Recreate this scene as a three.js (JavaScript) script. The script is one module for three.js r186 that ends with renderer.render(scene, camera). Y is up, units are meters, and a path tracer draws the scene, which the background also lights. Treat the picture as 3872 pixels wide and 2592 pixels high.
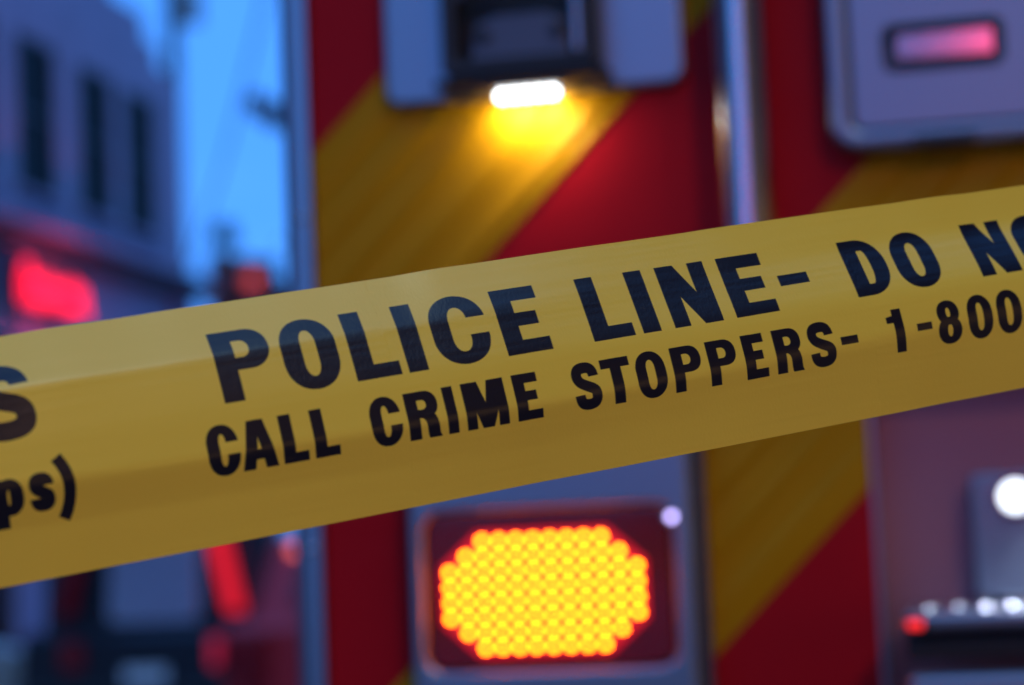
import * as THREE from 'three';
import { RoundedBoxGeometry } from 'three/addons/geometries/RoundedBoxGeometry.js';
import { mergeGeometries } from 'three/addons/utils/BufferGeometryUtils.js';
import { RectAreaLightUniformsLib } from 'three/addons/lights/RectAreaLightUniformsLib.js';

// ---------------------------------------------------------------- camera, sky, sun, exposure
const scene = new THREE.Scene();
const camera = new THREE.PerspectiveCamera(17.96, 1024 / 685, 0.05, 900);
camera.filmGauge = 23.6;                               // a 50 mm lens on a small sensor
camera.position.set(0, 1.3, 0);
camera.rotation.order = 'YXZ';
camera.rotation.set(THREE.MathUtils.degToRad(5.86), THREE.MathUtils.degToRad(12), THREE.MathUtils.degToRad(-2.35));
camera.focus = 0.735;
camera.userData.fStop = 4.4;
scene.add(camera);

const renderer = new THREE.WebGLRenderer({ antialias: true });
renderer.setSize(1024, 685);
renderer.toneMapping = THREE.LinearToneMapping;
renderer.toneMappingExposure = 1;
renderer.shadowMap.enabled = true;
renderer.shadowMap.type = THREE.PCFSoftShadowMap;
RectAreaLightUniformsLib.init();

let seed = 7;
const rnd = () => { seed = (seed * 1664525 + 1013904223) >>> 0; return seed / 4294967296; };
const hash = (x, y, k = 0) => { const s = Math.sin(x * 127.1 + y * 311.7 + k * 74.7) * 43758.5453; return s - Math.floor(s); };
const sm = (a, b, x) => { const t = Math.min(1, Math.max(0, (x - a) / (b - a))); return t * t * (3 - 2 * t); };
function noise(x, y, k = 0) {
  const i = Math.floor(x), j = Math.floor(y), f = x - i, g = y - j, a = f * f * (3 - 2 * f), b = g * g * (3 - 2 * g);
  return (hash(i, j, k) * (1 - a) + hash(i + 1, j, k) * a) * (1 - b) + (hash(i, j + 1, k) * (1 - a) + hash(i + 1, j + 1, k) * a) * b;
}
const fbm = (x, y, k = 0) => 0.5 * noise(x, y, k) + 0.25 * noise(x * 2.1, y * 2.1, k + 1) + 0.15 * noise(x * 4.3, y * 4.3, k + 2) + 0.1 * noise(x * 8.7, y * 8.7, k + 3);

{ // the blue hour: a pale band near the horizon, deeper blue overhead, thin even cloud
  const w = 1024, h = 512, d = new Float32Array(w * h * 4);
  for (let j = 0; j < h; j++) {
    const el = (j + 0.5) / h * Math.PI - Math.PI / 2, e = Math.max(0, Math.sin(el));
    for (let i = 0; i < w; i++) {
      const az = i / w * Math.PI * 2, cx = Math.cos(az) * Math.cos(el) / (e + 0.25), cy = Math.sin(az) * Math.cos(el) / (e + 0.25);
      const c = sm(0.4, 0.72, fbm(cx * 2.2 + 9, cy * 2.2 + 9, 4)), o = (j * w + i) * 4, t = Math.pow(e, 0.7);
      d[o] = (0.10 + (0.075 - 0.10) * t) * (1 + 0.55 * c);
      d[o + 1] = (0.46 + (0.34 - 0.46) * t) * (1 + 0.22 * c);
      d[o + 2] = 1.5 + (1.15 - 1.5) * t + 0.05 * c;
      d[o + 3] = 1;
    }
  }
  const sky = new THREE.DataTexture(d, w, h, THREE.RGBAFormat, THREE.FloatType);
  sky.mapping = THREE.EquirectangularReflectionMapping;
  sky.magFilter = sky.minFilter = THREE.LinearFilter;
  sky.needsUpdate = true;
  scene.background = sky;
  scene.environment = sky;
}
const sun = new THREE.DirectionalLight(new THREE.Color().setRGB(0.7, 1.0, 0.9), 0.34);   // the last glow of the western sky, very soft
sun.position.set(13, 30, 17);
sun.target.position.set(0, 0, -2);
sun.castShadow = true;
sun.shadow.radius = 40;
sun.shadow.mapSize.set(2048, 2048);
Object.assign(sun.shadow.camera, { left: -40, right: 40, top: 40, bottom: -40, near: 1, far: 120 });
scene.add(sun, sun.target);

// ---------------------------------------------------------------- helpers
const rgb = (r, g, b) => new THREE.Color().setRGB(r, g, b);
const mat = (c, o = {}) => new THREE.MeshStandardMaterial({ color: rgb(...c), roughness: 0.6, ...o });
const phys = (c, o = {}) => new THREE.MeshPhysicalMaterial({ color: rgb(...c), roughness: 0.5, ...o });
const glow = (c, k) => new THREE.MeshStandardMaterial({ color: rgb(0.02, 0.02, 0.02), roughness: 0.4, emissive: rgb(...c), emissiveIntensity: k });
const taken = {};
const numbered = (n) => { const k = taken[n] = (taken[n] ?? -1) + 1; return k ? `${n}_${String(k).padStart(3, '0')}` : n; };
function part(name, geo, m, parent, pos, label) {
  const o = new THREE.Mesh(geo, m);
  o.name = name; o.castShadow = o.receiveShadow = true;
  if (pos) o.position.set(...pos);
  if (label) o.userData.label = label;
  parent.add(o);
  return o;
}
function thing(name, label, category, pos = [0, 0, 0], group, turn = 0) {
  const o = new THREE.Group();
  o.name = numbered(name); o.position.set(...pos); o.rotation.y = turn;
  o.userData = { label, category };
  if (group) o.userData.group = group;
  scene.add(o);
  return o;
}
function structure(name, geo, m, pos) {
  const o = part(numbered(name), geo, m, scene, pos);
  o.userData.kind = 'structure';
  return o;
}
const box = (w, h, d, r = 0) => r ? new RoundedBoxGeometry(w, h, d, 3, r) : new THREE.BoxGeometry(w, h, d);
const moved = (g, x, y, z) => g.translate(x, y, z);
const tube = (pts, r, seg = 24, rs = 12) => new THREE.TubeGeometry(new THREE.CatmullRomCurve3(pts.map((p) => new THREE.Vector3(...p)), false, 'catmullrom', 0.3), seg, r, rs);
function rrShape(x0, y0, x1, y1, r) {
  const s = new THREE.Shape();
  s.moveTo(x0 + r, y0); s.lineTo(x1 - r, y0); s.absarc(x1 - r, y0 + r, r, -Math.PI / 2, 0);
  s.lineTo(x1, y1 - r); s.absarc(x1 - r, y1 - r, r, 0, Math.PI / 2);
  s.lineTo(x0 + r, y1); s.absarc(x0 + r, y1 - r, r, Math.PI / 2, Math.PI);
  s.lineTo(x0, y0 + r); s.absarc(x0 + r, y0 + r, r, Math.PI, Math.PI * 1.5);
  return s;
}
const poly = (pts) => new THREE.Shape(pts.map((p) => new THREE.Vector2(...p)));
const extrude = (s, depth, bevel = 0, seg = 3) => new THREE.ExtrudeGeometry(s, { depth: Math.max(1e-4, depth - 2 * bevel), bevelEnabled: bevel > 0, bevelThickness: bevel, bevelSize: bevel, bevelOffset: -bevel, bevelSegments: seg, curveSegments: 12 }).translate(0, 0, bevel);
function dataTex(w, h, f, srgb = false, rx = 1, ry = 1) {
  const d = new Uint8Array(w * h * 4);
  for (let j = 0; j < h; j++) for (let i = 0; i < w; i++) {
    const c = f(i / w, j / h), o = (j * w + i) * 4;
    for (let k = 0; k < 3; k++) d[o + k] = Math.max(0, Math.min(255, 255 * (Array.isArray(c) ? c[k] : c)));
    d[o + 3] = 255;
  }
  const t = new THREE.DataTexture(d, w, h);
  t.wrapS = t.wrapT = THREE.RepeatWrapping; t.magFilter = THREE.LinearFilter; t.minFilter = THREE.LinearMipmapLinearFilter; t.generateMipmaps = true;
  t.repeat.set(rx, ry); if (srgb) t.colorSpace = THREE.SRGBColorSpace;
  t.needsUpdate = true;
  return t;
}
const wrapFbm = (u, v, n, k) => { // seamless
  const a = fbm(u * n, v * n, k), b = fbm((u - 1) * n + 50, v * n, k), c = fbm(u * n, (v - 1) * n + 50, k), d = fbm((u - 1) * n + 50, (v - 1) * n + 50, k);
  return (a * (1 - u) + b * u) * (1 - v) + (c * (1 - u) + d * u) * v;
};

// ---------------------------------------------------------------- materials
const asphaltTex = dataTex(256, 256, (u, v) => { const n = wrapFbm(u, v, 9, 2), g = hash(Math.floor(u * 256), Math.floor(v * 256), 5); const c = 0.2 + 0.1 * n + 0.1 * g; return [c, c, c * 1.03]; }, true, 100, 100);
const M = {
  asphalt: mat([1, 1, 1], { map: asphaltTex, roughness: 0.8 }),
  concrete: mat([0.3, 0.29, 0.28], { roughness: 0.85 }),
  lane: mat([0.7, 0.7, 0.66], { roughness: 0.7 }),
  stucco: mat([0.36, 0.28, 0.38], { roughness: 0.85, map: dataTex(256, 256, (u, v) => { const n = 0.78 + 0.3 * wrapFbm(u, v, 8, 9); return [n, n, n]; }, false, 0.25, 0.25) }),
  stuccoTrim: mat([0.26, 0.19, 0.28], { roughness: 0.8 }),
  darkTrim: mat([0.055, 0.04, 0.055], { roughness: 0.7 }),
  frameDark: mat([0.012, 0.012, 0.014], { roughness: 0.5 }),
  darkGlass: phys([0.003, 0.003, 0.004], { roughness: 0.3, specularIntensity: 0.05 }),
  brick: mat([0.24, 0.1, 0.07], { roughness: 0.9, map: dataTex(256, 256, (u, v) => { const n = 0.7 + 0.4 * wrapFbm(u, v, 10, 3); return [n, n, n]; }, false, 0.3, 0.3) }),
  stone: mat([0.4, 0.36, 0.3], { roughness: 0.85 }),
  red: phys([0.4, 0.004, 0.008], { roughness: 0.42, specularIntensity: 0.16 }),
  yellow: phys([0.47, 0.2, 0.002], { roughness: 0.45, specularIntensity: 0.14 }),
  alu: mat([0.33, 0.35, 0.38], { metalness: 1, roughness: 0.33 }),
  chrome: mat([0.55, 0.54, 0.56], { metalness: 1, roughness: 0.2 }),
  plate: mat([0.27, 0.31, 0.35], { metalness: 0.88, roughness: 0.36 }),
  silver: phys([0.24, 0.27, 0.31], { metalness: 0.82, roughness: 0.36 }),
  tread: mat([0.36, 0.35, 0.37], { metalness: 1, roughness: 0.34 }),
  black: mat([0.012, 0.012, 0.014], { roughness: 0.55 }),
  rubber: mat([0.02, 0.02, 0.021], { roughness: 0.8 }),
  darkMetal: mat([0.1, 0.1, 0.115], { metalness: 0.6, roughness: 0.45 }),
  lensRed: phys([0.2, 0.002, 0.006], { roughness: 0.18, clearcoat: 1, clearcoatRoughness: 0.08 }),
  white: mat([0.72, 0.72, 0.74], { roughness: 0.4 }),
  wood: mat([0.07, 0.055, 0.045], { roughness: 0.9 }),
  galv: mat([0.3, 0.31, 0.32], { metalness: 0.5, roughness: 0.5 }),
};
// diagonal wrinkles of the applied sheeting
M.yellow.bumpMap = dataTex(256, 256, (u, v) => { const q = u - v; return 0.5 + 0.32 * Math.sin(q * Math.PI * 2 * 5 + 1.3) * noise(u * 3 + 2, v * 3, 6) + 0.2 * Math.sin(q * Math.PI * 2 * 11) * noise(u * 2, v * 2, 8); }, false, 4, 4);
M.yellow.bumpScale = 0.007;
M.red.bumpMap = dataTex(128, 128, (u, v) => wrapFbm(u, v, 5, 12), false, 3, 3);
M.red.bumpScale = 0.0012;

// ---------------------------------------------------------------- ground and street
const uvMetres = (g, k = 1) => { const p = g.attributes.position, u = g.attributes.uv; for (let i = 0; i < p.count; i++) u.setXY(i, p.getX(i) * k, p.getZ(i) * k); return g; };
structure('ground', new THREE.PlaneGeometry(800, 800).rotateX(-Math.PI / 2), mat([0.055, 0.055, 0.058], { roughness: 0.9 }), [0, -0.012, 0]);
structure('road', new THREE.PlaneGeometry(17, 300).rotateX(-Math.PI / 2), M.asphalt, [0.25, 0, -30]);
structure('pavement', box(1.5, 0.13, 300, 0.015), M.concrete, [-9.25, 0.065, -30]);
structure('pavement', box(2.2, 0.13, 300, 0.015), M.concrete, [9.9, 0.065, -30]);
for (let k = 0; k < 8; k++) structure('lane_marking', new THREE.PlaneGeometry(0.12, 3).rotateX(-Math.PI / 2), M.lane, [-2.6, 0.005, -60 + k * 9]);

// ---------------------------------------------------------------- police tape
const TA = new THREE.Vector3(-0.2840022, 1.3758841, -0.5997907);     // top edge, where the print is measured from
const TU = new THREE.Vector3(0.7996965, 0.152995, -0.5805842);
const TV = new THREE.Vector3(-0.2380725, 0.9685229, -0.0726967);
const TN = new THREE.Vector3(0.5511868, 0.1963564, 0.8109484);
const TW = 0.0762, EXT = 0.0022, LOW = 0.0006;                         // the film runs a little past the nominal top edge
function tapeTexture() {
  const c = document.createElement('canvas'); c.width = 2048; c.height = 512;
  const g = c.getContext('2d');
  g.fillStyle = '#f1cb40'; g.fillRect(0, 0, 2048, 512);
  g.setTransform(2048 / 540, 0, 0, 512 / 76.2, 60 * 2048 / 540, 0);
  g.fillStyle = g.strokeStyle = '#0e0c18';
  const rect = (x0, y0, x1, y1) => g.fillRect(x0, y0, x1 - x0, y1 - y0);
  const pg = (...p) => { g.beginPath(); p.forEach((q, i) => i ? g.lineTo(q[0], q[1]) : g.moveTo(q[0], q[1])); g.closePath(); g.fill(); };
  const oval = (x0, y0, x1, y1, f = 0.4) => { // sides stay straight, ends are round
    const rx = (x1 - x0) / 2, ry = Math.min((y1 - y0) / 2, (y1 - y0) * f), k = 0.6, m = (x0 + x1) / 2;
    g.moveTo(m, y0); g.bezierCurveTo(m + rx * k, y0, x1, y0 + ry * (1 - k), x1, y0 + ry); g.lineTo(x1, y1 - ry);
    g.bezierCurveTo(x1, y1 - ry * (1 - k), m + rx * k, y1, m, y1); g.bezierCurveTo(m - rx * k, y1, x0, y1 - ry * (1 - k), x0, y1 - ry);
    g.lineTo(x0, y0 + ry); g.bezierCurveTo(x0, y0 + ry * (1 - k), m - rx * k, y0, m, y0); g.closePath();
  };
  const half = (x0, y0, x1, y1, f) => { // square left end, round right end
    const r = Math.min((y1 - y0) / 2, (x1 - x0) * f), ry = (y1 - y0) / 2 * 0.95, k = 0.6;
    g.moveTo(x0, y0); g.lineTo(x1 - r, y0); g.bezierCurveTo(x1 - r * (1 - k), y0, x1, y0 + ry * (1 - k), x1, y0 + ry);
    g.lineTo(x1, y1 - ry); g.bezierCurveTo(x1, y1 - ry * (1 - k), x1 - r * (1 - k), y1, x1 - r, y1); g.lineTo(x0, y1); g.closePath();
  };
  const G = {
    I: (x0, x1, y0, y1, w) => rect(x0, y0, x1, y1),
    L: (x0, x1, y0, y1, w, h) => { rect(x0, y0, x0 + w, y1); rect(x0, y1 - h, x1, y1); },
    E: (x0, x1, y0, y1, w, h) => { rect(x0, y0, x0 + w, y1); rect(x0, y0, x1 - 0.3, y0 + h); rect(x0, y1 - h, x1, y1); const m = (y0 + y1) / 2 - 0.3; rect(x0, m - h / 2, x1 - 0.09 * (y1 - y0), m + h / 2); },
    T: (x0, x1, y0, y1, w, h) => { const m = (x0 + x1) / 2; rect(x0, y0, x1, y0 + h); rect(m - w / 2, y0, m + w / 2, y1); },
    N: (x0, x1, y0, y1, w) => { rect(x0, y0, x0 + w * 0.93, y1); rect(x1 - w * 0.93, y0, x1, y1); pg([x0, y0], [x0 + w * 1.08, y0], [x1, y1], [x1 - w * 1.08, y1]); },
    M: (x0, x1, y0, y1, w) => { const m = (x0 + x1) / 2; rect(x0, y0, x0 + w * 0.9, y1); rect(x1 - w * 0.9, y0, x1, y1); pg([x0, y0], [x0 + w * 1.45, y0], [m + w * 0.5, y1], [m - w * 0.5, y1]); pg([x1, y0], [x1 - w * 1.45, y0], [m - w * 0.5, y1], [m + w * 0.5, y1]); },
    A: (x0, x1, y0, y1, w, h) => { const m = (x0 + x1) / 2, t = w * 0.66; pg([m - t, y0], [m + t * 0.35, y0], [x0 + w, y1], [x0, y1]); pg([m + t, y0], [m - t * 0.35, y0], [x1 - w, y1], [x1, y1]); const b = y1 - (y1 - y0) * 0.2; rect(x0 + w * 0.8, b - h, x1 - w * 0.8, b); },
    O: (x0, x1, y0, y1, w, h) => { g.beginPath(); oval(x0, y0 - 0.3, x1, y1 + 0.3); oval(x0 + w, y0 - 0.3 + h * 0.92, x1 - w, y1 + 0.3 - h * 0.92, 0.3); g.fill('evenodd'); },
    C: (x0, x1, y0, y1, w, h) => { const a = y0 + (y1 - y0) * 0.345, b = y1 - (y1 - y0) * 0.4, m = x0 + (x1 - x0) * 0.45; g.save(); g.beginPath(); g.rect(x0 - 1, y0 - 1, m - x0 + 1, y1 - y0 + 2); g.rect(m, y0 - 1, x1 - m + 1, a - y0 + 1); g.rect(m, b, x1 - m + 1, y1 - b + 1); g.clip(); G.O(x0, x1, y0, y1, w, h); g.restore(); },
    P: (x0, x1, y0, y1, w, h) => { const b = y0 + (y1 - y0) * 0.585; rect(x0, y0, x0 + w, y1); g.beginPath(); half(x0 + w * 0.9, y0, x1, b, 0.6); half(x0 + w, y0 + h * 0.85, x1 - w * 0.97, b - h * 0.85, 0.55); g.fill('evenodd'); },
    R: (x0, x1, y0, y1, w, h) => { const b = y0 + (y1 - y0) * 0.56; rect(x0, y0, x0 + w, y1); g.beginPath(); half(x0 + w * 0.9, y0, x1, b, 0.6); half(x0 + w, y0 + h * 0.9, x1 - w * 0.97, b - h * 0.85, 0.55); g.fill('evenodd'); g.beginPath(); g.moveTo(x0 + w, b - h * 0.9); g.lineTo(x1 - w * 0.6, b - h * 0.6); g.bezierCurveTo(x1 - 0.1 * w, b + 0.1 * h, x1 - 0.15 * w, b + h, x1 - 0.1 * w, y1 - 1.2); g.lineTo(x1 + 0.1, y1); g.lineTo(x1 - w * 1.05, y1); g.bezierCurveTo(x1 - w * 1.3, y1 - 2, x1 - w * 0.95, b + 0.2 * h, x1 - w * 1.6, b); g.lineTo(x0 + w, b); g.closePath(); g.fill(); },
    D: (x0, x1, y0, y1, w, h) => { g.beginPath(); half(x0, y0, x1, y1, 0.62); half(x0 + w, y0 + h * 0.92, x1 - w, y1 - h * 0.92, 0.5); g.fill('evenodd'); },
    '-': (x0, x1, y0, y1) => rect(x0, y0, x1, y1),
    1: (x0, x1, y0, y1, w) => { rect(x1 - w, y0 - 0.2, x1, y1); pg([x1 - w * 0.75, y0 - 0.2], [x1 - w, y0 + 2], [x0, y0 + 2.4], [x0, y0 + 4.6], [x1 - w, y0 + 4.6], [x1, y0 + 2]); },
    8: (x0, x1, y0, y1, w, h) => { const m = y0 + (y1 - y0) * 0.47; g.beginPath(); oval(x0 + 0.4, y0 - 0.2, x1 - 0.4, m + h * 0.45, 0.5); oval(x0 + 0.4 + w * 0.95, y0 - 0.2 + h * 0.85, x1 - 0.4 - w * 0.95, m - h * 0.35, 0.5); g.fill('evenodd'); g.beginPath(); oval(x0, m - h * 0.45, x1, y1 + 0.2, 0.5); oval(x0 + w, m + h * 0.4, x1 - w, y1 + 0.2 - h * 0.85, 0.5); g.fill('evenodd'); },
    S: (x0, x1, y0, y1, w, h) => { const q = (w + h) / 2 * 1.02, l = x0 + q / 2, r = x1 - q / 2, t = y0 - 0.3 + q / 2, b = y1 + 0.3 - q / 2, W = r - l, H = b - t, m = (l + r) / 2, c = (t + b) / 2; g.lineWidth = q; g.lineCap = 'butt'; g.lineJoin = 'round'; g.beginPath(); g.moveTo(r - 0.02 * W, t + 0.25 * H); g.bezierCurveTo(r - 0.04 * W, t + 0.05 * H, r - 0.2 * W, t, m, t); g.bezierCurveTo(l + 0.14 * W, t, l, t + 0.07 * H, l, t + 0.21 * H); g.bezierCurveTo(l, t + 0.4 * H, m - 0.15 * W, c - 0.05 * H, m, c); g.bezierCurveTo(r - 0.2 * W, c + 0.08 * H, r, b - 0.42 * H, r, b - 0.22 * H); g.bezierCurveTo(r, b - 0.07 * H, r - 0.14 * W, b, m, b); g.bezierCurveTo(l + 0.2 * W, b, l + 0.02 * W, b - 0.05 * H, l, b - 0.27 * H); g.stroke(); },
    p: (x0, x1, y0, y1, w, h) => { rect(x0, y0 + 0.2, x0 + w, y1 + 3.8); g.beginPath(); oval(x0 + w * 0.15, y0, x1, y1 + 0.1, 0.45); oval(x0 + w, y0 + h, x1 - w, y1 + 0.1 - h, 0.45); g.fill('evenodd'); },
    ')': (x0, x1, y0, y1, w) => { g.lineWidth = w * 0.9; g.lineCap = 'butt'; g.beginPath(); g.moveTo(x0 + 1.3, y0); g.bezierCurveTo(x1 - 0.3, y0 + 6, x1 - 0.6, y1 - 6, x0 + 1.3, y1); g.stroke(); },
  };
  G[0] = G.O;
  const row = (list, y0, y1, w, h) => list.forEach(([ch, x0, x1, a = y0, b = y1]) => G[ch](x0, x1, a, b, w, h));
  row([['S', -14.5, 5, 9.3], ['P', 62.7, 81, 9.3], ['O', 84.6, 103, 9.4], ['L', 107, 122.3, 9.4], ['I', 124.9, 131.6, 9.5], ['C', 136.2, 156, 9.6], ['E', 160.2, 176.6, 9.7],
    ['L', 192.2, 207.8, 10], ['I', 211, 217.8, 10.1], ['N', 223.3, 242.4, 10.2], ['E', 247.8, 265, 10.3], ['-', 269.2, 281.2, 20.3, 24.4],
    ['D', 298, 315], ['O', 318.5, 336.5], ['N', 352.6, 370.5], ['O', 374, 392], ['T', 394, 408]], 11, 33.4, 6.6, 4.7);
  row([['p', -12, -3.2, 45, 56], ['S', -1.4, 6, 45, 56.1], [')', 6.7, 12, 41, 59.8], ['C', 53.9, 64.1], ['A', 64.6, 76.1], ['L', 78, 86.2], ['L', 88.4, 96.6], ['C', 107.9, 118.3], ['R', 120.4, 131.4], ['I', 133.9, 137.5], ['M', 140.6, 155.6], ['E', 158.9, 168],
    ['S', 180.3, 190.2], ['T', 191.5, 202.2], ['O', 204.2, 215.4], ['P', 218.3, 229.4], ['P', 232.2, 243.3], ['E', 246.4, 255.2], ['R', 258.9, 269.6], ['S', 272.9, 283.4], ['-', 286, 293, 46.4, 49.2],
    ['1', 306.4, 313.1], ['-', 318.7, 325.1, 46.4, 49], ['8', 327.8, 338], ['0', 341.2, 352], ['0', 354.3, 365.2]], 40, 55.4, 3.95, 3.1);
  for (let k = 0; k < 260; k++) { // scuffed, thin ink
    g.strokeStyle = `rgba(226,186,70,${0.05 + 0.16 * rnd()})`; g.lineWidth = 0.08 + 0.16 * rnd();
    const x = -50 + rnd() * 480, y = 6 + rnd() * 58, l = 0.6 + rnd() * 5; g.beginPath(); g.moveTo(x, y); g.lineTo(x + l, y + (rnd() - 0.5) * 1.2); g.stroke();
  }
  const t = new THREE.CanvasTexture(c);
  t.colorSpace = THREE.SRGBColorSpace; t.wrapS = t.wrapT = THREE.ClampToEdgeWrapping; t.magFilter = THREE.LinearFilter;
  return t;
}
// the stretched film is creased lengthwise into four facets; each facet leans by its own angle
function tapeLean(s, tau) {
  const g = Math.min(1.2, Math.max(-0.3, s / 0.37)), step = (c, w) => sm(c - w, c + w, tau);
  const c1 = 0.0175 - 0.005 * sm(0.1, 0.38, s) + 0.001 * (noise(s * 22, 3, 1) - 0.5), c2 = 0.0475 + 0.003 * Math.sin(s * 9), c3 = 0.0605 + 0.006 * sm(0, 0.3, s);
  const f0 = -0.4 + 0.4 * g, f1 = 0.02 - 0.29 * g, f2 = 0.07 - 0.01 * g, f3 = 0.5 - 0.1 * g, f4 = 0.36 + 0.06 * g;
  const d = f0 + (f1 - f0) * step(c1, 0.0012 + 0.004 * g * g) + (f2 - f1) * step(0.034, 0.006) + (f3 - f2) * step(c2, 0.0022 + 0.003 * g * g) + (f4 - f3) * step(c3, 0.002 + 0.003 * g * g);
  return d + 0.035 * (noise(s * 55, tau * 18, 31) - 0.5) + 0.05 * (noise(s * 14, tau * 60, 9) - 0.5) + 0.02 * (noise(s * 4, tau * 160, 11) - 0.5);
}
const tapeExt = (s) => EXT - 0.0012 * sm(0, 0.37, s);
function tapePoint(s, row, rows) {  // arc length runs down from the top edge; the line 38 mm down stays straight
  const p = new THREE.Vector3(), ref = 0.038, n = 40, ext = tapeExt(s), target = row / rows * (TW + ext + LOW) - ext;
  const a = Math.min(ref, target), b = Math.max(ref, target), st = (b - a) / n;
  p.copy(TA).addScaledVector(TU, s).addScaledVector(TV, -ref);
  const sg = target < ref ? 1 : -1;
  for (let k = 0; k < n; k++) {
    const d = tapeLean(s, a + (k + 0.5) * st);
    p.addScaledVector(TV, sg * st * Math.cos(d)).addScaledVector(TN, sg * st * Math.sin(d));
  }
  return p;
}
{
  const cols = 300, rows = 72, s0 = -1.02, s1 = 1.86, S = [];
  for (let i = 0; i <= cols; i++) { const f = i / cols; S.push(f < 0.1 ? s0 + (f / 0.1) * (-0.06 - s0) : f > 0.9 ? 0.45 + (f - 0.9) / 0.1 * (s1 - 0.45) : -0.06 + (f - 0.1) / 0.8 * 0.51); }
  const pos = [], uv = [], idx = [];
  for (let i = 0; i <= cols; i++) for (let j = 0; j <= rows; j++) {
    const p = tapePoint(S[i], j, rows);
    pos.push(p.x, p.y, p.z); uv.push((S[i] + 0.06) / 0.54, 1 - (j / rows * (TW + tapeExt(S[i]) + LOW) - tapeExt(S[i])) / TW);
    if (i < cols && j < rows) { const a = i * (rows + 1) + j, b = a + rows + 1; idx.push(a, a + 1, b, b, a + 1, b + 1); }
  }
  const g = new THREE.BufferGeometry();
  g.setAttribute('position', new THREE.Float32BufferAttribute(pos, 3)); g.setAttribute('uv', new THREE.Float32BufferAttribute(uv, 2));
  g.setIndex(idx); g.computeVertexNormals();
  const m = phys([1, 1, 1], { map: tapeTexture(), roughness: 0.3, side: THREE.DoubleSide });
  m.bumpMap = dataTex(512, 128, (u, v) => 0.5 * wrapFbm(u, v, 6, 21) + 0.3 * noise(v * 60, u * 5, 3) + 0.2 * hash(Math.floor(u * 512), Math.floor(v * 128), 2), false, 3, 1);
  m.bumpScale = 0.00014;
  const o = part('police_tape', g, m, scene);
  o.userData = { label: 'yellow plastic police line tape with bold black lettering stretched across', category: 'barrier tape' };
}
{ // the post the tape is tied to
  const b = tapePoint(-1.0, 36, 72);
  const t = thing('barrier_post', 'orange plastic barrier post that the yellow police tape is tied to', 'post', [b.x, 0, b.z]);
  part('base', moved(new THREE.CylinderGeometry(0.2, 0.22, 0.05, 28), 0, 0.03, 0), M.rubber, t);
  part('post', moved(new THREE.CylinderGeometry(0.022, 0.034, 1.3, 20), 0, 0.7, 0), mat([0.7, 0.16, 0.02]), t);
  part('knot', moved(new THREE.TorusGeometry(0.028, 0.012, 10, 24).rotateX(Math.PI / 2), 0, b.y, 0), mat([0.8, 0.55, 0.05]), t);
}

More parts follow.
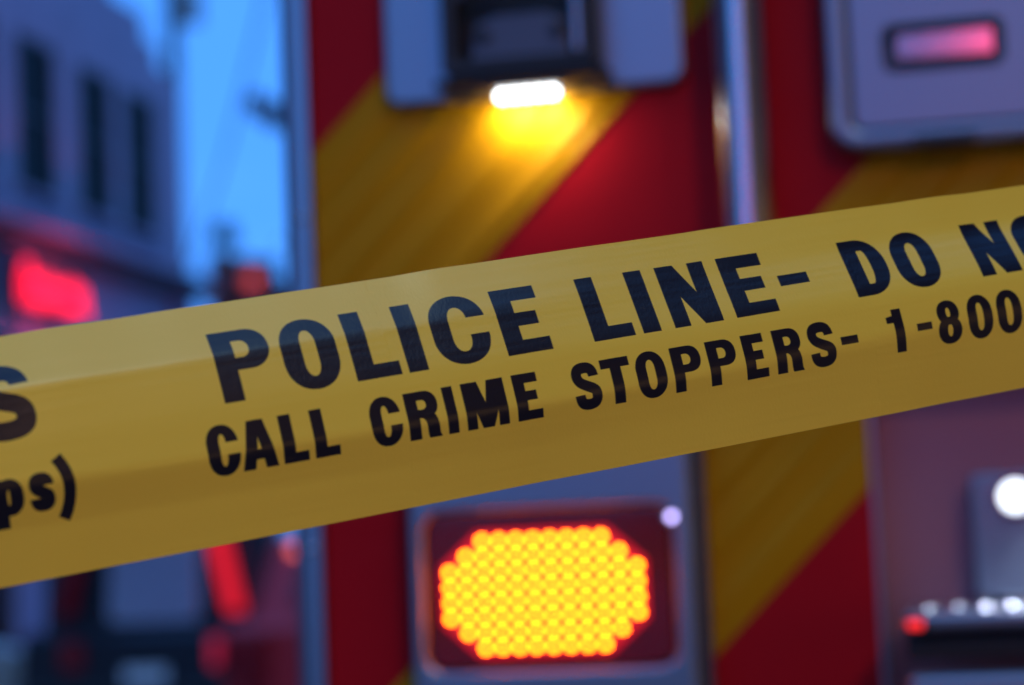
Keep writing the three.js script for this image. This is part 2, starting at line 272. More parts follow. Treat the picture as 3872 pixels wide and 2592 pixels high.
// ---------------------------------------------------------------- fire truck (rear left corner on the ground line is the group's origin)
const TX = -0.566, TZ = -1.75;
const truck = thing('fire_truck', 'red fire truck rear with yellow chevron stripes and glowing tail lamp', 'fire truck', [TX, 0, TZ]);
const L = (x) => x - TX;                                // world x to truck x
{
  // carcass behind the rear skin
  const outline = poly([[L(-0.54), 0.5], [L(-0.085), 0.5], [L(-0.085), 1.44], [L(1.84), 1.44], [L(1.84), 2.9], [L(-0.54), 2.9]]);
  part('rear_frame', extrude(outline, 0.1).translate(0, 0, -0.108), M.darkMetal, truck);
  part('body', extrude(rrShape(L(-0.552), 0.5, L(1.86), 2.95, 0.02), 6, 0.01).translate(0, 0, -6.11), M.red, truck);
  for (const [x, z] of [[L(-0.4), -1.2], [L(1.66), -1.2], [L(-0.4), -4.9], [L(1.66), -4.9]]) {
    const w = new THREE.Group(); w.name = 'wheel'; w.position.set(x, 0.5, z); truck.add(w);
    part('tyre', new THREE.TorusGeometry(0.36, 0.14, 14, 32).rotateY(Math.PI / 2), M.rubber, w);
    part('rim', new THREE.CylinderGeometry(0.26, 0.26, 0.2, 24).rotateZ(Math.PI / 2), M.alu, w);
  }
  // rear skin in three sheets with a seam behind the grab rail
  const rects = [[-0.54, -0.085, 0.5, 1.44], [-0.54, -0.166, 1.4405, 2.9], [-0.164, 1.84, 1.4405, 2.9]];
  const clip = (pts, ax, lim, keepLess) => {
    const out = [];
    pts.forEach((p, i) => {
      const q = pts[(i + 1) % pts.length], a = keepLess ? p[ax] <= lim : p[ax] >= lim, b = keepLess ? q[ax] <= lim : q[ax] >= lim;
      if (a) out.push(p);
      if (a !== b) { const t = (lim - p[ax]) / (q[ax] - p[ax]); out.push([p[0] + (q[0] - p[0]) * t, p[1] + (q[1] - p[1]) * t]); }
    });
    return out;
  };
  for (const [x0, x1, y0, y1] of rects) {
    part('rear_panel', extrude(rrShape(L(x0), y0, L(x1), y1, 0.002), 0.006, 0.001).translate(0, 0, -0.0068), M.red, truck);
    for (let k = -4; k < 6; k++) {                       // yellow bands rise to the right at 45 degrees
      const c0 = 1.4365 + k * 0.5085, c1 = c0 + 0.25;
      let p = [[x0 - 1, x0 - 1 + c0], [x1 + 1, x1 + 1 + c0], [x1 + 1, x1 + 1 + c1], [x0 - 1, x0 - 1 + c1]];
      p = clip(clip(clip(clip(p, 0, x0 + 0.001, false), 0, x1 - 0.001, true), 1, y0 + 0.001, false), 1, y1 - 0.001, true);
      if (p.length < 3) continue;
      const s = poly(p.map(([x, y]) => [L(x), y]));
      part('chevron_stripe', extrude(s, 0.0008), M.yellow, truck);
    }
  }
  // rounded aluminium corner moulding
  const cs = new THREE.Shape(); cs.moveTo(0, 0.05); cs.lineTo(0, 0.006); cs.absarc(0.014, 0.006, 0.014, Math.PI, Math.PI * 1.5, false); cs.lineTo(0.0255, -0.008); cs.lineTo(0.0255, 0.05); cs.closePath();
  part('corner_moulding', new THREE.ExtrudeGeometry(cs, { depth: 2.42, bevelEnabled: false, curveSegments: 14 }).rotateX(-Math.PI / 2).translate(0, 0.49, 0), M.alu, truck);
  for (const y of [0.8, 1.05, 1.32, 1.6, 1.95, 2.3]) part('rivet', moved(new THREE.SphereGeometry(0.004, 12, 8).scale(1, 1, 0.5), 0.0175, y, 0.0085), M.chrome, truck);

  // satin plate with the latch housing and its downlight
  const pl = new THREE.Group(); pl.name = 'latch_plate'; pl.position.set(0.004, -0.0035, 0); truck.add(pl);
  part('plate', extrude(rrShape(L(-0.4735), 1.6912, L(-0.2195), 1.96, 0.014), 0.012, 0.004, 4).translate(0, 0, 0.002), M.plate, pl);
  part('housing', (() => { const s = rrShape(L(-0.416), 1.7045, L(-0.286), 1.93, 0.008); s.holes.push(rrShape(L(-0.403), 1.716, L(-0.297), 1.92, 0.006)); return extrude(s, 0.034, 0.003).translate(0, 0, 0.0145); })(), M.black, pl);
  part('pocket_back', moved(box(0.108, 0.206, 0.004), L(-0.35), 1.818, 0.0165), M.black, pl);
  part('lower_flap', extrude(poly([[L(-0.394), 1.717], [L(-0.308), 1.717], [L(-0.314), 1.749], [L(-0.33), 1.756], [L(-0.37), 1.756], [L(-0.388), 1.749]]), 0.012, 0.003).translate(0, 0, 0.026), M.darkMetal, pl);
  for (const x of [-0.381, -0.32]) part('screw', moved(new THREE.CylinderGeometry(0.006, 0.006, 0.004, 18).rotateX(Math.PI / 2), L(x), 1.738, 0.0395), M.black, pl);
  part('pull_handle', tube([[L(-0.402), 1.772, 0.04], [L(-0.38), 1.778, 0.046], [L(-0.35), 1.78, 0.048], [L(-0.32), 1.778, 0.046], [L(-0.298), 1.772, 0.04]], 0.0065), M.darkMetal, pl);
  part('cheek', moved(box(0.007, 0.05, 0.03, 0.002), L(-0.3015), 1.742, 0.034), M.alu, pl);
  part('lock_barrel', moved(new THREE.CylinderGeometry(0.013, 0.013, 0.02, 24).rotateX(Math.PI / 2), L(-0.37), 1.808, 0.03), M.darkMetal, pl);
  part('gasket', moved(box(0.145, 0.007, 0.03, 0.002), L(-0.351), 1.6998, 0.0305), M.black, pl);
  // downlight under the housing
  const dl = new THREE.Group(); dl.name = 'downlight'; truck.add(dl);
  part('lamp_body', moved(box(0.084, 0.006, 0.024, 0.002), L(-0.346), 1.6925, 0.0265), M.darkMetal, dl);
  for (let k = 0; k < 5; k++) part('led', moved(new THREE.SphereGeometry(0.0048, 16, 10).scale(1, 0.8, 1), L(-0.3665 + k * 0.0104), 1.6865, 0.022), glow([0.9, 0.97, 1], 11), dl);
  const dll = new THREE.RectAreaLight(rgb(1, 0.99, 0.92), 110, 0.05, 0.01);
  dll.position.set(L(-0.346), 1.6812, 0.021); dll.rotation.set(-Math.PI / 2 + 0.6, 0, 0); truck.add(dll); dll.name = 'downlight_beam';

  // grab rail
  const rail = new THREE.Group(); rail.name = 'grab_rail'; truck.add(rail);
  part('tube', tube([[L(-0.166), 1.46, 0.004], [L(-0.166), 1.475, 0.035], [L(-0.166), 1.52, 0.05], [L(-0.166), 1.7, 0.05], [L(-0.166), 2.1, 0.05], [L(-0.166), 2.36, 0.05], [L(-0.166), 2.4, 0.035], [L(-0.166), 2.415, 0.004]], 0.0198, 80, 24), M.chrome, rail);
  for (const y of [1.46, 2.415]) part('flange', moved(new THREE.CylinderGeometry(0.03, 0.032, 0.008, 28).rotateX(Math.PI / 2), L(-0.166), y, 0.006), M.chrome, rail);

  // compartment door on the right: frame, inner sheet, recessed paddle latch
  const door = new THREE.Group(); door.name = 'compartment_door'; door.position.y = -0.0075; truck.add(door);
  { const s = rrShape(L(-0.1), 1.6255, L(0.62), 2.3, 0.024); s.holes.push(rrShape(L(-0.082), 1.6405, L(0.602), 2.282, 0.01)); part('door_frame', extrude(s, 0.026, 0.006, 5).translate(0, 0, 0.002), M.silver, door); }
  { const s = rrShape(L(-0.0805), 1.642, L(0.6005), 2.2805, 0.009); s.holes.push(rrShape(L(-0.0545), 1.687, L(0.0395), 1.7235, 0.009)); part('door_sheet', extrude(s, 0.02, 0.0015).translate(0, 0, 0.003), M.silver, door); }
  part('latch_bowl', moved(box(0.094, 0.037, 0.002), L(-0.0075), 1.7052, 0.006), M.darkMetal, door);
  part('latch_paddle', moved(box(0.078, 0.023, 0.006, 0.002).rotateX(0.048), L(-0.006), 1.7065, 0.0165), mat([0.34, 0.34, 0.36], { metalness: 1, roughness: 0.12 }), door);
  part('latch_rim', (() => { const s = rrShape(L(-0.056), 1.6855, L(0.041), 1.725, 0.0105); s.holes.push(rrShape(L(-0.0535), 1.688, L(0.0385), 1.7225, 0.008)); return extrude(s, 0.002, 0.0005).translate(0, 0, 0.0231); })(), M.darkMetal, door);
  part('black_bar', moved(box(0.05, 0.009, 0.008, 0.003), L(-0.01), 1.6285, 0.0265), M.black, door);  // black bar on the lower door frame

  // tail lamp in its chrome pod
  const pod = new THREE.Group(); pod.name = 'lamp_pod'; pod.position.x = 0.009; truck.add(pod);
  part('pod_shell', (() => { const s = rrShape(L(-0.4635), 0.98, L(-0.2335), 1.405, 0.012); s.holes.push(rrShape(L(-0.4525), 1.216, L(-0.2485), 1.3435, 0.016)); return extrude(s, 0.043, 0.004, 4).translate(0, 0, 0.001); })(), M.plate, pod);
  part('pod_edge_strip', extrude(rrShape(L(-0.2328), 0.975, L(-0.2255), 1.41, 0.003), 0.02, 0.002).translate(0, 0, 0.001), M.darkMetal, pod);  // dark strip down the right edge of the pod
  const tl = new THREE.Group(); tl.name = 'tail_lamp'; tl.position.set(0.008, 0.0004, 0); truck.add(tl);
  part('lens', extrude(rrShape(L(-0.4515), 1.217, L(-0.2495), 1.3425, 0.015), 0.0365, 0.003).translate(0, 0, 0.002), M.lensRed, tl);
  for (const [x, y] of [[-0.4425, 1.333], [-0.2625, 1.333], [-0.4425, 1.2265], [-0.2625, 1.2265]]) part('screw', moved(new THREE.CylinderGeometry(0.004, 0.004, 0.003, 16).rotateX(Math.PI / 2), L(x), y, 0.0365), M.chrome, tl);
  { const p = 0.0075, q = 0.0045, xs = [-0.4306, -0.4028, -0.3056, -0.2778], ys = [1.2345, 1.2588, 1.2952, 1.3195];   // glowing plate added behind the diodes for their red halo
    part('halo_plate', extrude(poly([[L(xs[1] - q), ys[0] - p], [L(xs[2] + q), ys[0] - p], [L(xs[3] + p), ys[1] - q], [L(xs[3] + p), ys[2] + q], [L(xs[2] + q), ys[3] + p], [L(xs[1] - q), ys[3] + p], [L(xs[0] - p), ys[2] + q], [L(xs[0] - p), ys[1] - q]]), 0.0015, 0.0005).translate(0, 0, 0.0382), glow([1, 0.0, 0.008], 0.8), tl); }
  const ledGeo = new THREE.SphereGeometry(0.0027, 14, 10).scale(1, 1, 0.6), ledMat = glow([1, 0.105, 0.0003], 52);
  for (let r = 0; r < 8; r++) {
    const inset = r === 0 || r === 7 ? 2 : r === 1 || r === 6 ? 1 : 0;
    for (let c = inset; c < 12 - inset; c++) part('led', ledGeo, ledMat, tl, [L(-0.4306 + c * 0.01389), 1.3195 - r * 0.01214, 0.0402]);
  }
  part('glint_bezel', moved(new THREE.CylinderGeometry(0.006, 0.007, 0.006, 20).rotateX(Math.PI / 2), L(-0.2475), 1.3325, 0.042), M.chrome, tl);
  part('glint_bead', moved(new THREE.SphereGeometry(0.003, 14, 10), L(-0.2475), 1.3325, 0.0455), glow([0.55, 0.45, 1], 6), tl);  // glowing bead added in place of a lavender highlight on the chrome
  const tll = new THREE.RectAreaLight(rgb(1, 0.06, 0.01), 2, 0.15, 0.09);
  tll.position.set(L(-0.354), 1.277, 0.046); tll.rotation.set(0, Math.PI, 0); truck.add(tll); tll.name = 'tail_lamp_glow';

  // step well at the lower right: metal liner, tread step, rub rail, work lamp
  part('well_liner', moved(box(1.92, 0.94, 0.004), L(0.8775), 0.97, -0.06), mat([0.34, 0.14, 0.15], { metalness: 0.5, roughness: 0.42 }), truck);
  part('well_side', moved(box(0.003, 0.938, 0.056), L(-0.083), 0.97, -0.03), M.alu, truck);
  const step = new THREE.Group(); step.name = 'tread_step'; truck.add(step);
  part('tread_plate', moved(box(1.9, 0.012, 0.19, 0.004), L(0.889), 1.247, 0.04), M.tread, step);
  const lug = new THREE.SphereGeometry(0.007, 10, 6).scale(1.5, 0.26, 0.5);
  for (let i = 0; i < 12; i++) for (let j = 0; j < 6; j++) { const o = part('lug', lug, M.chrome, step, [L(-0.048 + i * 0.022), 1.2535, -0.045 + j * 0.03]); o.rotation.y = (i + j) % 2 ? 0.78 : -0.78; }
  part('step_bracket', moved(box(1.9, 0.02, 0.02, 0.004), L(0.889), 1.228, 0.1), M.black, step);
  part('rub_rail', moved(box(1.86, 0.026, 0.03, 0.008), L(0.87), 1.196, 0.12), M.silver, truck);
  const mk = new THREE.Group(); mk.name = 'red_glint'; truck.add(mk);  // small glowing piece added for a red reflection at the step end
  part('bezel', moved(box(0.016, 0.011, 0.006, 0.002), L(-0.052), 1.2455, 0.138), M.black, mk);
  part('lens', moved(box(0.011, 0.006, 0.004, 0.0015), L(-0.052), 1.2455, 0.141), glow([1, 0.02, 0.02], 1.6), mk);
  const wl = new THREE.Group(); wl.name = 'work_lamp'; truck.add(wl);
  part('housing', extrude(rrShape(L(-0.0085), 1.2575, L(0.09), 1.358, 0.008), 0.03, 0.004).translate(0, 0, -0.056), M.silver, wl);
  for (const x of [0.027, 0.064]) { part('reflector', moved(new THREE.CylinderGeometry(0.017, 0.012, 0.006, 28).rotateX(Math.PI / 2), L(x), 1.338, -0.0235), M.chrome, wl); part('lamp_lens', moved(new THREE.SphereGeometry(0.0125, 20, 12).scale(1, 1, 0.4), L(x), 1.338, -0.02), glow([0.8, 0.88, 1], 3.2), wl); }
  const wll = new THREE.SpotLight(rgb(0.66, 0.75, 1), 0.14, 0, 1.15, 0.8, 2);
  wll.position.set(L(0.045), 1.338, -0.008); wll.target.position.set(L(0.045), 1.24, 0.05); truck.add(wll, wll.target); wll.castShadow = true; wll.shadow.radius = 0.7; wll.name = 'work_lamp_beam';
  // rail that the tape is tied to
  const b = tapePoint(1.86, 36, 72);
  part('tie_rail', tube([[b.x - TX, b.y - 0.3, 0.002], [b.x - TX, b.y - 0.25, b.z - TZ - 0.015], [b.x - TX, b.y + 0.25, b.z - TZ - 0.015], [b.x - TX, b.y + 0.3, 0.002]], 0.014, 50, 16), M.chrome, truck);
}

// ---------------------------------------------------------------- left building with stepped parapet
function windowUnit(parent, w, h, place, glass) { // faces +x; built at the opening
  const win = new THREE.Group(); win.name = 'window'; win.position.set(...place); parent.add(win);
  part('pane', box(0.02, h, w), glass, win, [-0.035, 0, 0]);
  const fr = [moved(box(0.04, h, 0.05), -0.004, 0, w / 2 - 0.025), moved(box(0.04, h, 0.05), -0.004, 0, -w / 2 + 0.025), moved(box(0.04, 0.05, w - 0.102), -0.004, h / 2 - 0.025, 0), moved(box(0.04, 0.05, w - 0.102), -0.004, -h / 2 + 0.025, 0), moved(box(0.03, 0.04, w - 0.102), -0.006, 0.02, 0)];
  part('frame', mergeGeometries(fr), M.frameDark, win);
  part('sill', box(0.1, 0.08, w + 0.16), M.stuccoTrim, win, [0.055, -h / 2 - 0.043, 0]);
}
{
  const b = thing('corner_building', 'two storey mauve building with stepped parapet and dark upper windows', 'building', [-10, 0, -26.7]);
  // facade sheet in the x = 0 plane of the group, openings cut; local z runs towards the camera
  const s = poly([[0, 0], [40, 0], [40, 9.0], [2.4, 9.0], [2.4, 8.42], [1.3, 8.42], [1.3, 8.12], [0.88, 8.12], [0.88, 7.85], [0, 7.85]]);
  const zs = [1.53, 2.93, 4.58];
  for (let k = 0; k < 14; k++) zs.push(6.2 + k * 1.62);
  for (const z of zs) s.holes.push(new THREE.Path(rrShape(z - 0.54, 5.6, z + 0.54, 7.36, 0.005).getPoints(3)));
  const shops = [[0.8, 4.4], [5.2, 9.4], [10.2, 14.4], [15.2, 19.4]];
  for (const [a, c] of shops) s.holes.push(new THREE.Path(rrShape(a, 0.6, c, 3.9, 0.005).getPoints(3)));
  const wallGeo = extrude(s, 0.3).rotateY(-Math.PI / 2);
  part('wall', wallGeo, M.stucco, b);
  part('side_wall', moved(box(9, 7.8, 0.3), -4.82, 3.9, 0.151), M.stucco, b);
  part('core', moved(box(8.5, 7.6, 38.5), -4.8, 3.8, 20), M.black, b);
  for (const z of zs) windowUnit(b, 1.078, 1.758, [-0.02, 6.48, z], M.darkGlass);
  for (const [a, c] of shops) { part('shop_window', moved(box(0.03, 3.3, c - a), -0.2, 2.25, (a + c) / 2), M.darkGlass, b); part('shop_frame', moved(box(0.08, 3.3, 0.08), -0.12, 2.25, (a + c) / 2), M.frameDark, b); }
  part('cornice', moved(box(0.28, 0.16, 40), 0.141, 5.0, 20), M.darkTrim, b);
  part('cornice_shelf', moved(box(0.4, 0.05, 40.1), 0.2, 5.106, 20), M.stuccoTrim, b);
  part('coping', moved(box(0.42, 0.1, 37.6), -0.1, 9.05, 21.2), M.stuccoTrim, b);
  for (let k = 0; k < 4; k++) part('pilaster', moved(box(0.12, 4.9, 0.5), 0.061, 2.45, 0.3 + k * 4.95), M.stuccoTrim, b);
}
{ // red neon sign, too far out of focus to read: bent tubes on a dark backing
  const t = thing('neon_sign', 'glowing red neon sign under the cornice of the mauve building', 'neon sign', [-9.78, 4.48, -21.9]);
  part('backing', box(0.05, 0.56, 1.76, 0.02), M.darkTrim, t);
  part('bracket', moved(box(0.16, 0.06, 1.4), -0.11, 0.1, 0), M.frameDark, t);
  const red = glow([1, 0.002, 0.03], 2.6);
  const loops = [[0.7, 0.24, -0.2], [0.46, 0.12, -0.22], [0.22, 0.13, -0.17], [-0.02, 0.09, -0.19], [-0.26, 0.1, -0.16], [-0.48, 0.14, -0.21], [-0.7, 0.1, -0.23]];
  for (const [z, up, dn] of loops) part('neon_tube', tube([[0.06, dn, z + 0.1], [0.07, (up + dn) / 2, z + 0.12], [0.07, up, z + 0.04], [0.07, (up + dn) / 2, z - 0.05], [0.07, dn, z - 0.02], [0.07, dn + 0.04, z - 0.13]], 0.024, 40, 10), red, t);
  const l = new THREE.PointLight(rgb(1, 0.05, 0.12), 3.2, 0, 2); l.position.set(0.5, -0.05, 0); l.castShadow = true; l.name = 'neon_glow'; t.add(l);
}

// ---------------------------------------------------------------- vehicles further up the street
function car(name, label, pos, paint, o) {
  const t = thing(name, label, 'car', pos);
  const W = o.w, H = o.h, belt = o.belt, prof = poly([[0.02, 0.34], [0.0, 0.6], [0.03, belt - 0.05], [0.1, belt], [3.2, belt], [4.25, belt - 0.14], [4.45, belt - 0.4], [4.45, 0.34]]);
  part('body', extrude(prof, W, 0.06, 4).rotateY(Math.PI / 2).translate(-W / 2, 0, 0), paint, t);
  const cab = poly([[0.16, belt - 0.02], [o.rake, H], [2.5, H], [3.3, belt - 0.02]]);
  part('cabin', extrude(cab, W - 0.22, 0.07, 4).rotateY(Math.PI / 2).translate(-W / 2 + 0.11, 0, 0), paint, t);
  const a = Math.atan2(o.rake - 0.16, H - belt), cy = belt + (H - belt) * 0.48, cz = -(0.16 + (o.rake - 0.16) * 0.48);
  const gl = part('rear_window', extrude(rrShape(-o.gw / 2, -(H - belt) * 0.44, o.gw / 2, (H - belt) * 0.4, 0.06), 0.014, 0.004), o.glass, t, [0, cy, cz + 0.012]); gl.rotation.x = -a;
  for (const sx of [-1, 1]) {
    const sw = part('side_window', extrude(poly([[0.45, belt + 0.04], [o.rake + 0.2, H - 0.1], [2.4, H - 0.1], [2.98, belt + 0.04]]), 0.01).rotateY(Math.PI / 2).translate(-0.005, 0, 0), o.glass, t, [sx * (W / 2 - 0.105), 0, 0]);
    part('tail_lamp', extrude(poly(o.lamp.map(([x, y]) => [sx * x, y])), 0.05, 0.01).translate(0, 0, o.lampz), sx > 0 || !o.oneLamp ? o.lampMat : lampDim, t);
    part('reflector', moved(box(0.16, 0.2, 0.03, 0.01), sx * (o.rx ?? W / 2 - 0.2), 0.8, 0.02), sx > 0 || !o.oneLamp ? o.reflMat : lampDim, t);
    for (const z of [-0.85, -3.6]) {
      const w = new THREE.Group(); w.name = 'wheel'; w.position.set(sx * (W / 2 - 0.12), 0.34, z); t.add(w);
      part('tyre', new THREE.TorusGeometry(0.24, 0.1, 12, 28).rotateY(Math.PI / 2), M.rubber, w);
      part('rim', new THREE.CylinderGeometry(0.19, 0.19, 0.16, 22).rotateZ(Math.PI / 2), M.alu, w);
    }
  }
  part('bumper', moved(box(W - 0.04, 0.24, 0.16, 0.05), 0, 0.48, 0.03), M.black, t);
  if (o.panel) part('tailgate_panel', moved(box(o.gw, 0.34, 0.03, 0.01), 0, belt - 0.2, 0.012), M.black, t);
  part('licence_plate', moved(box(0.31, 0.16, 0.01, 0.003), 0, 0.63, 0.04), M.white, t);
  return t;
}
const lampHot = glow([1, 0.008, 0.02], 0.8), lampDim = phys([0.3, 0.004, 0.01], { roughness: 0.2 });
const tint = phys([0.01, 0.01, 0.014], { roughness: 0.08, specularIntensity: 1 });
car('black_van', 'black van with a small rear window and one tall red tail lamp lit', [-5.6, 0, -14], phys([0.012, 0.011, 0.016], { roughness: 0.4 }), { w: 1.9, h: 1.9, belt: 0.97, rake: 0.24, gw: 0.66, glass: phys([0.75, 0.75, 0.78], { metalness: 0.9, roughness: 0.2 }), lamp: [[0.43, 1.6], [0.56, 1.6], [0.68, 1.06], [0.56, 1.06]], lampz: -0.1, lampMat: lampHot, reflMat: glow([1, 0.02, 0.1], 0.35), oneLamp: true, rx: 0.54 });  // the right reflector is given a red glow of its own
car('white_car', 'white car parked at the kerb beside the black van', [-7.8, 0, -10.7], phys([0.8, 0.8, 0.8], { roughness: 0.35, clearcoat: 0.8 }), { w: 1.8, h: 1.5, belt: 0.98, rake: 0.7, gw: 1.1, glass: tint, lamp: [[0.62, 0.96], [0.86, 0.96], [0.88, 0.78], [0.62, 0.78]], lampz: 0.0, lampMat: lampDim, reflMat: lampDim });
{
  const t = car('red_car', 'red car standing between the black van and the fire truck', [-3.1, 0, -11], phys([0.55, 0.008, 0.012], { roughness: 0.4 }), { w: 1.8, h: 1.5, belt: 1.06, rake: 0.6, gw: 1.1, glass: tint, lamp: [[0.62, 1.0], [0.86, 1.0], [0.88, 0.82], [0.62, 0.82]], lampz: 0.0, lampMat: lampDim, reflMat: lampDim });
  part('red_glint', moved(new THREE.SphereGeometry(0.035, 18, 12), -0.62, 1.43, -0.53), glow([1, 0.14, 0.12], 2), t);  // glowing ball added for a blurred red reflection at the roof corner
}

// ---------------------------------------------------------------- street furniture and trees in the gap of sky
{
  const t = thing('utility_pole', 'wooden utility pole with crossarm behind the parapet of the mauve building', 'utility pole', [-10.98, 0, -29]);
  part('pole', moved(new THREE.CylinderGeometry(0.09, 0.15, 11, 16), 0, 5.5, 0), M.wood, t);
  part('crossarm', moved(box(1.7, 0.12, 0.1), 0.5, 10.2, 0.1), M.wood, t);
  part('transformer', moved(new THREE.CylinderGeometry(0.17, 0.17, 0.5, 20), 0.3, 9.5, 0.05), M.galv, t);
  for (const x of [-0.2, 0.5, 1.2]) part('insulator', moved(new THREE.CylinderGeometry(0.05, 0.07, 0.18, 12), x, 10.35, 0.1), M.galv, t);
}
{
  const t = thing('street_lamp', 'unlit grey street lamp reaching out past the truck corner', 'street lamp', [-8.95, 0.13, -30]);
  part('pole', moved(new THREE.CylinderGeometry(0.07, 0.11, 7.9, 16), 0, 3.95, 0), M.galv, t);
  part('arm', tube([[0, 7.3, 0], [-0.1, 7.7, 0], [-0.4, 7.85, 0], [-0.8, 7.92, 0]], 0.05), M.galv, t);
  part('lamp_head', moved(box(0.8, 0.3, 0.4, 0.1).rotateZ(-0.6), -0.9, 7.95, 0), M.darkTrim, t);
  part('diffuser', moved(box(0.4, 0.06, 0.26, 0.02).rotateZ(-0.6), -1.02, 7.8, 0), M.galv, t);
}
{
  const t = tube([[-10.0, 5.2, -26.6], [-8.3, 6.0, -23.4], [-6.6, 6.98, -20], [-4.6, 8.4, -16], [9.6, 12, 4]], 0.02, 60, 8);
  const o = part('overhead_cable', t, M.rubber, scene);
  o.userData = { label: 'black overhead cable slanting across the gap of sky', category: 'cable' };
}
function tree(name, label, x, z, H, R, crownY, leafCol, n, cone) {
  const t = thing(name, label, 'tree', [x, 0, z], 'trees at the end of the street');
  part('trunk', new THREE.CylinderGeometry(0.1, 0.28, H * 0.85, 12).translate(0, H * 0.425, 0), M.wood, t);
  const limbs = [];
  for (let k = 0; k < 9; k++) { const a = rnd() * 6.28, y = crownY * (0.7 + 0.5 * rnd()), l = R * (0.5 + 0.4 * rnd()); limbs.push(tube([[0, y, 0], [Math.cos(a) * l * 0.5, y + l * 0.4, Math.sin(a) * l * 0.5], [Math.cos(a) * l, y + l * 0.9, Math.sin(a) * l]], 0.05, 8, 6)); }
  part('limbs', mergeGeometries(limbs), M.wood, t);
  const pos = [], idx = [];
  for (let k = 0; k < n; k++) {
    const cl = Math.floor(rnd() * 26), ca = hash(cl, 1) * 6.28, f = hash(cl, 2), cy = crownY + (H - crownY) * (cone ? f : 0.15 + 0.75 * f), rr = R * (cone ? (1 - f) * 0.9 + 0.08 : Math.sin(Math.PI * (0.15 + 0.75 * f))) * (0.5 + 0.5 * hash(cl, 3));
    const q = R * 0.42, px = Math.cos(ca) * rr + (rnd() + rnd() - 1) * q, py = cy + (rnd() + rnd() - 1) * q, pz = Math.sin(ca) * rr + (rnd() + rnd() - 1) * q;
    const u = new THREE.Vector3(rnd() - 0.5, rnd() - 0.5, rnd() - 0.5).normalize().multiplyScalar(0.16), v = new THREE.Vector3(rnd() - 0.5, rnd() - 0.5, rnd() - 0.5).cross(u).normalize().multiplyScalar(0.09), b = pos.length / 3;
    for (const [i, j] of [[-1, 0], [0, -1], [1, 0], [0, 1]]) pos.push(px + u.x * i + v.x * j, py + u.y * i + v.y * j, pz + u.z * i + v.z * j);
    idx.push(b, b + 1, b + 2, b, b + 2, b + 3);
  }
  const g = new THREE.BufferGeometry(); g.setAttribute('position', new THREE.Float32BufferAttribute(pos, 3)); g.setIndex(idx); g.computeVertexNormals();
  part('crown', g, mat(leafCol, { side: THREE.DoubleSide, roughness: 0.8 }), t);
}
{
  const t = thing('distant_signal', 'small red traffic signal glowing below the sky gap beyond the building', 'traffic signal', [-12.6, 0, -35]);
  part('pole', moved(new THREE.CylinderGeometry(0.07, 0.1, 6.8, 14), 0, 3.4, 0), M.darkTrim, t);
  part('arm', moved(box(0.8, 0.08, 0.08), 0.4, 6.5, 0), M.darkTrim, t);
  part('housing', moved(box(0.42, 1.1, 0.3, 0.04), 0.72, 6.0, 0), M.black, t);
  part('backplate', moved(box(0.7, 1.4, 0.02), 0.72, 6.0, -0.16), M.black, t);
  part('signal_lens', moved(new THREE.SphereGeometry(0.17, 20, 12).scale(1, 1, 0.35), 0.72, 6.3, 0.15), glow([1, 0.1, 0.06], 0.35), t);
  const l = new THREE.PointLight(rgb(1, 0.06, 0.03), 1, 0, 2); l.position.set(0.72, 6.3, 0.4); l.castShadow = true; l.name = 'distant_signal_light'; t.add(l);
}
tree('conifer_tree', 'narrow dark conifer beside the corner of the mauve building', -21.3, -60, 11.6, 1.1, 3.5, [0.03, 0.07, 0.05], 2600, true);
tree('maple_tree', 'round rust red autumn tree beyond the street', -18.9, -55, 9.9, 1.5, 4.2, [0.3, 0.05, 0.03], 3200, false);
tree('evergreen_tree', 'bushy dark green tree half hidden by the truck', -17.6, -57, 10.0, 1.7, 4.2, [0.03, 0.06, 0.05], 3000, false);
tree('bare_tree', 'sparse tall tree rising above the other street end trees', -19.2, -63, 12.6, 2.4, 8, [0.06, 0.06, 0.06], 420, false);

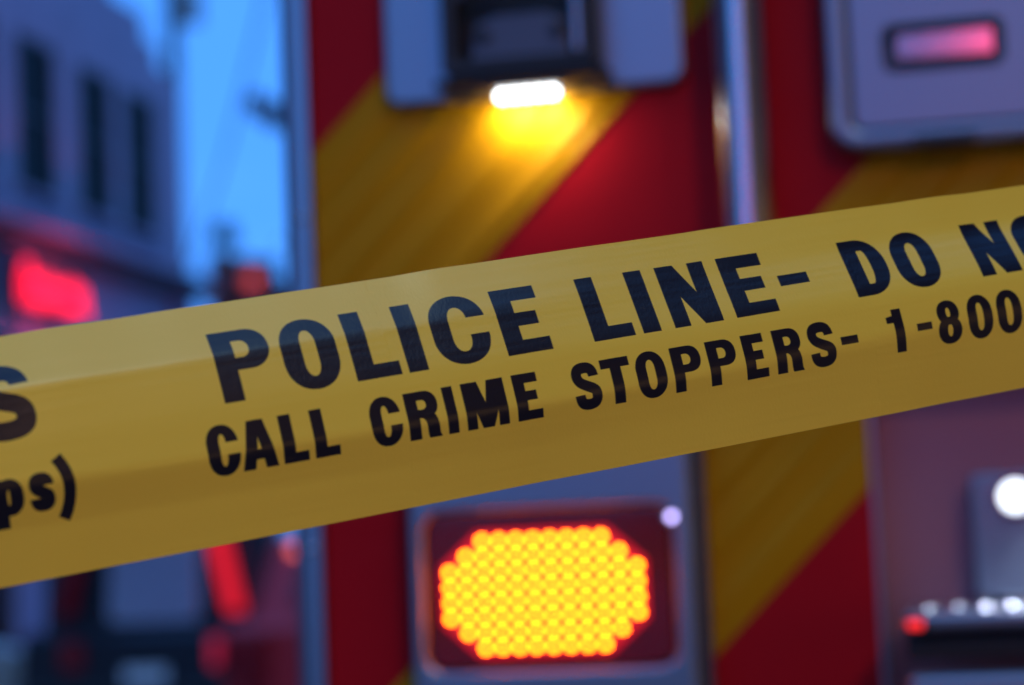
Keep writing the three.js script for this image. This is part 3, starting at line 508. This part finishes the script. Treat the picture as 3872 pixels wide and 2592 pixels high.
// ---------------------------------------------------------------- across the street and behind the camera: what the shiny surfaces mirror
{
  const b = thing('brick_building', 'three storey brick building with lit shop windows across the street', 'building', [11, 0, 0]);
  const s = poly([[-14, 0], [36, 0], [36, 13.2], [-14, 13.2]]), holes = [];
  for (let k = 0; k < 18; k++) for (const y of [6.2, 9.6]) holes.push([-12.2 + k * 2.7, y]);
  for (const [z, y] of holes) s.holes.push(new THREE.Path(rrShape(z - 0.55, y, z + 0.55, y + 1.9, 0.005).getPoints(3)));
  const shops = []; for (let k = 0; k < 6; k++) shops.push([-12.5 + k * 8, -6.5 + k * 8]);
  for (const [a, c] of shops) s.holes.push(new THREE.Path(rrShape(a, 0.5, c, 3.3, 0.005).getPoints(3)));
  part('wall', extrude(s, 0.3).rotateY(-Math.PI / 2).translate(0.3, 0, 0), M.brick, b);
  part('core', moved(box(6, 13, 49.5), 3.7, 6.5, 11), M.black, b);
  for (const [z, y] of holes) { const w = new THREE.Group(); w.name = 'window'; b.add(w); part('pane', moved(box(0.02, 1.9, 1.1), 0.2, y + 0.95, z), M.darkGlass, w); part('sill', moved(box(0.2, 0.1, 1.4), -0.06, y - 0.055, z), M.stone, w); }
  shops.forEach(([a, c]) => { part('shop_window', moved(box(0.03, 2.8, c - a), 0.22, 1.9, (a + c) / 2), glow([1, 0.58, 0.22], 0.5), b); part('shop_mullion', moved(box(0.08, 2.8, 0.1), 0.1, 1.9, (a + c) / 2), M.frameDark, b); part('awning', extrude(poly([[0, 3.4], [-1.1, 3.0], [-1.1, 2.85], [0, 3.3]]), c - a).translate(-0.002, 0, a), M.darkTrim, b); });
  for (const [a, c] of shops.slice(1, 4)) { const l = new THREE.RectAreaLight(rgb(1, 0.58, 0.22), 0.5, c - a, 2.6); l.position.set(-0.06, 1.8, (a + c) / 2); l.rotation.y = Math.PI / 2; l.name = 'shop_light'; b.add(l); }
  part('fascia', moved(box(0.18, 0.8, 49.8), -0.091, 4.1, 11), M.darkTrim, b);
  part('cornice', moved(box(0.5, 0.5, 50.2), -0.252, 12.9, 11), M.stone, b);
}
{
  const t = thing('lit_street_lamp', 'lit warm street lamp on the pavement across the street', 'street lamp', [8.95, 0.13, 9.2]);
  part('pole', moved(new THREE.CylinderGeometry(0.07, 0.11, 7.2, 16), 0, 3.6, 0), M.galv, t);
  part('arm', tube([[0, 7.0, 0], [-0.3, 7.35, 0], [-2.2, 7.5, -0.2], [-3.8, 7.5, -0.4]], 0.05), M.galv, t);
  part('lamp_head', moved(box(0.7, 0.14, 0.32, 0.05), -4.1, 7.5, -0.42), M.galv, t);
  part('lamp_glass', moved(box(0.4, 0.06, 0.24, 0.02), -4.1, 7.4, -0.42), glow([1, 0.6, 0.25], 12), t);
  const l = new THREE.SpotLight(rgb(1, 0.46, 0.11), 175, 0, 1.2, 0.5, 2); l.position.set(-4.1, 7.33, -0.42); l.target.position.set(-4.9, 0, -1.6); t.add(l.target); l.castShadow = true; l.shadow.radius = 8; l.name = 'street_lamp_light'; t.add(l);
}
{
  const t = thing('added_red_signal', 'unseen traffic signal on a mast arm added for its red glints', 'traffic signal', [-8.9, 0.13, 24]);  // unseen signal, added so the latch and plates pick up red
  part('pole', moved(new THREE.CylinderGeometry(0.1, 0.14, 6.6, 18), 0, 3.3, 0), M.galv, t);
  part('mast_arm', moved(new THREE.CylinderGeometry(0.05, 0.08, 10, 14).rotateZ(Math.PI / 2), 5, 6.4, 0), M.galv, t);
  for (const x of [5.5, 9.5]) {
    const s = new THREE.Group(); s.name = 'signal_head'; s.position.set(x, 6.1, 0); t.add(s);
    part('housing', box(0.36, 1.05, 0.22, 0.03), M.black, s);
    [[0.33, glow([1, 0.02, 0.03], 7)], [0, mat([0.2, 0.12, 0.01])], [-0.33, mat([0.01, 0.1, 0.06])]].forEach(([y, m]) => part('signal_lens', moved(new THREE.SphereGeometry(0.14, 20, 12).scale(1, 1, 0.35), 0, y, -0.11), m, s));
    const l = new THREE.PointLight(rgb(1, 0.03, 0.05), 5, 0, 2); l.position.set(x, 6.43, -0.3); l.castShadow = true; l.name = 'signal_light'; t.add(l);
  }
}
{ // unseen engine added for a red latch glint and red fill on panels
  const t = thing('added_fire_engine', 'unseen red fire engine added for its one lit red roof lamp', 'fire truck', [-0.1, 0, 9.2]);
  const prof = poly([[0, 0.45], [0, 1.5], [0.16, 2.6], [0.4, 2.75], [7, 2.75], [7, 0.45]]);
  part('body', extrude(prof, 2.3, 0.06, 3).rotateY(-Math.PI / 2).translate(1.15, 0, 0), mat([0.42, 0.006, 0.012], { roughness: 0.35 }), t);
  part('windscreen', moved(box(1.9, 0.85, 0.03, 0.01).rotateX(0.145), 0, 2.02, 0.055), M.darkGlass, t);
  part('grille', moved(box(1.1, 0.6, 0.05, 0.02), 0, 1.05, -0.03), M.darkMetal, t);
  part('bumper', moved(box(2.36, 0.3, 0.3, 0.06), 0, 0.58, -0.16), M.chrome, t);
  for (const sx of [-1, 1]) {
    part('headlight', moved(box(0.34, 0.18, 0.04, 0.02), sx * 0.85, 1.0, -0.025), M.white, t);
    for (const z of [1.2, 5.4]) { const w = new THREE.Group(); w.name = 'wheel'; w.position.set(sx * 1.02, 0.5, z); t.add(w); part('tyre', new THREE.TorusGeometry(0.36, 0.14, 12, 28).rotateY(Math.PI / 2), M.rubber, w); part('rim', new THREE.CylinderGeometry(0.26, 0.26, 0.18, 22).rotateZ(Math.PI / 2), M.alu, w); }
  }
  const bar = new THREE.Group(); bar.name = 'light_bar'; bar.position.set(0, 2.9, 0.6); t.add(bar);
  part('base', box(1.9, 0.12, 0.34, 0.03), M.black, bar);
  for (const x of [-0.62, -0.2, 0.22, 0.64]) part('beacon_lens', moved(box(0.36, 0.15, 0.28, 0.03), x, 0.15, 0), x > 0.3 ? glow([1, 0.03, 0.05], 4.5) : M.lensRed, bar);
  const l = new THREE.PointLight(rgb(1, 0.04, 0.07), 4, 0, 2); l.position.set(0.64, 3.06, 0.36); l.castShadow = true; l.shadow.radius = 20; l.name = 'beacon_fill'; t.add(l);
}
{
  const b = thing('far_building', 'low pale building closing the street behind the added signal', 'building', [0, 0, 70]);
  part('wall', moved(box(60, 6.5, 8), 0, 3.25, 4), M.stone, b);
  for (let k = 0; k < 12; k++) part('window', moved(box(1.6, 1.8, 0.1), -24 + k * 4.4, 3.4, -0.02), M.darkGlass, b);
  part('coping', moved(box(60.4, 0.3, 8.4), 0, 6.652, 4), M.darkTrim, b);
}
renderer.render(scene, camera);
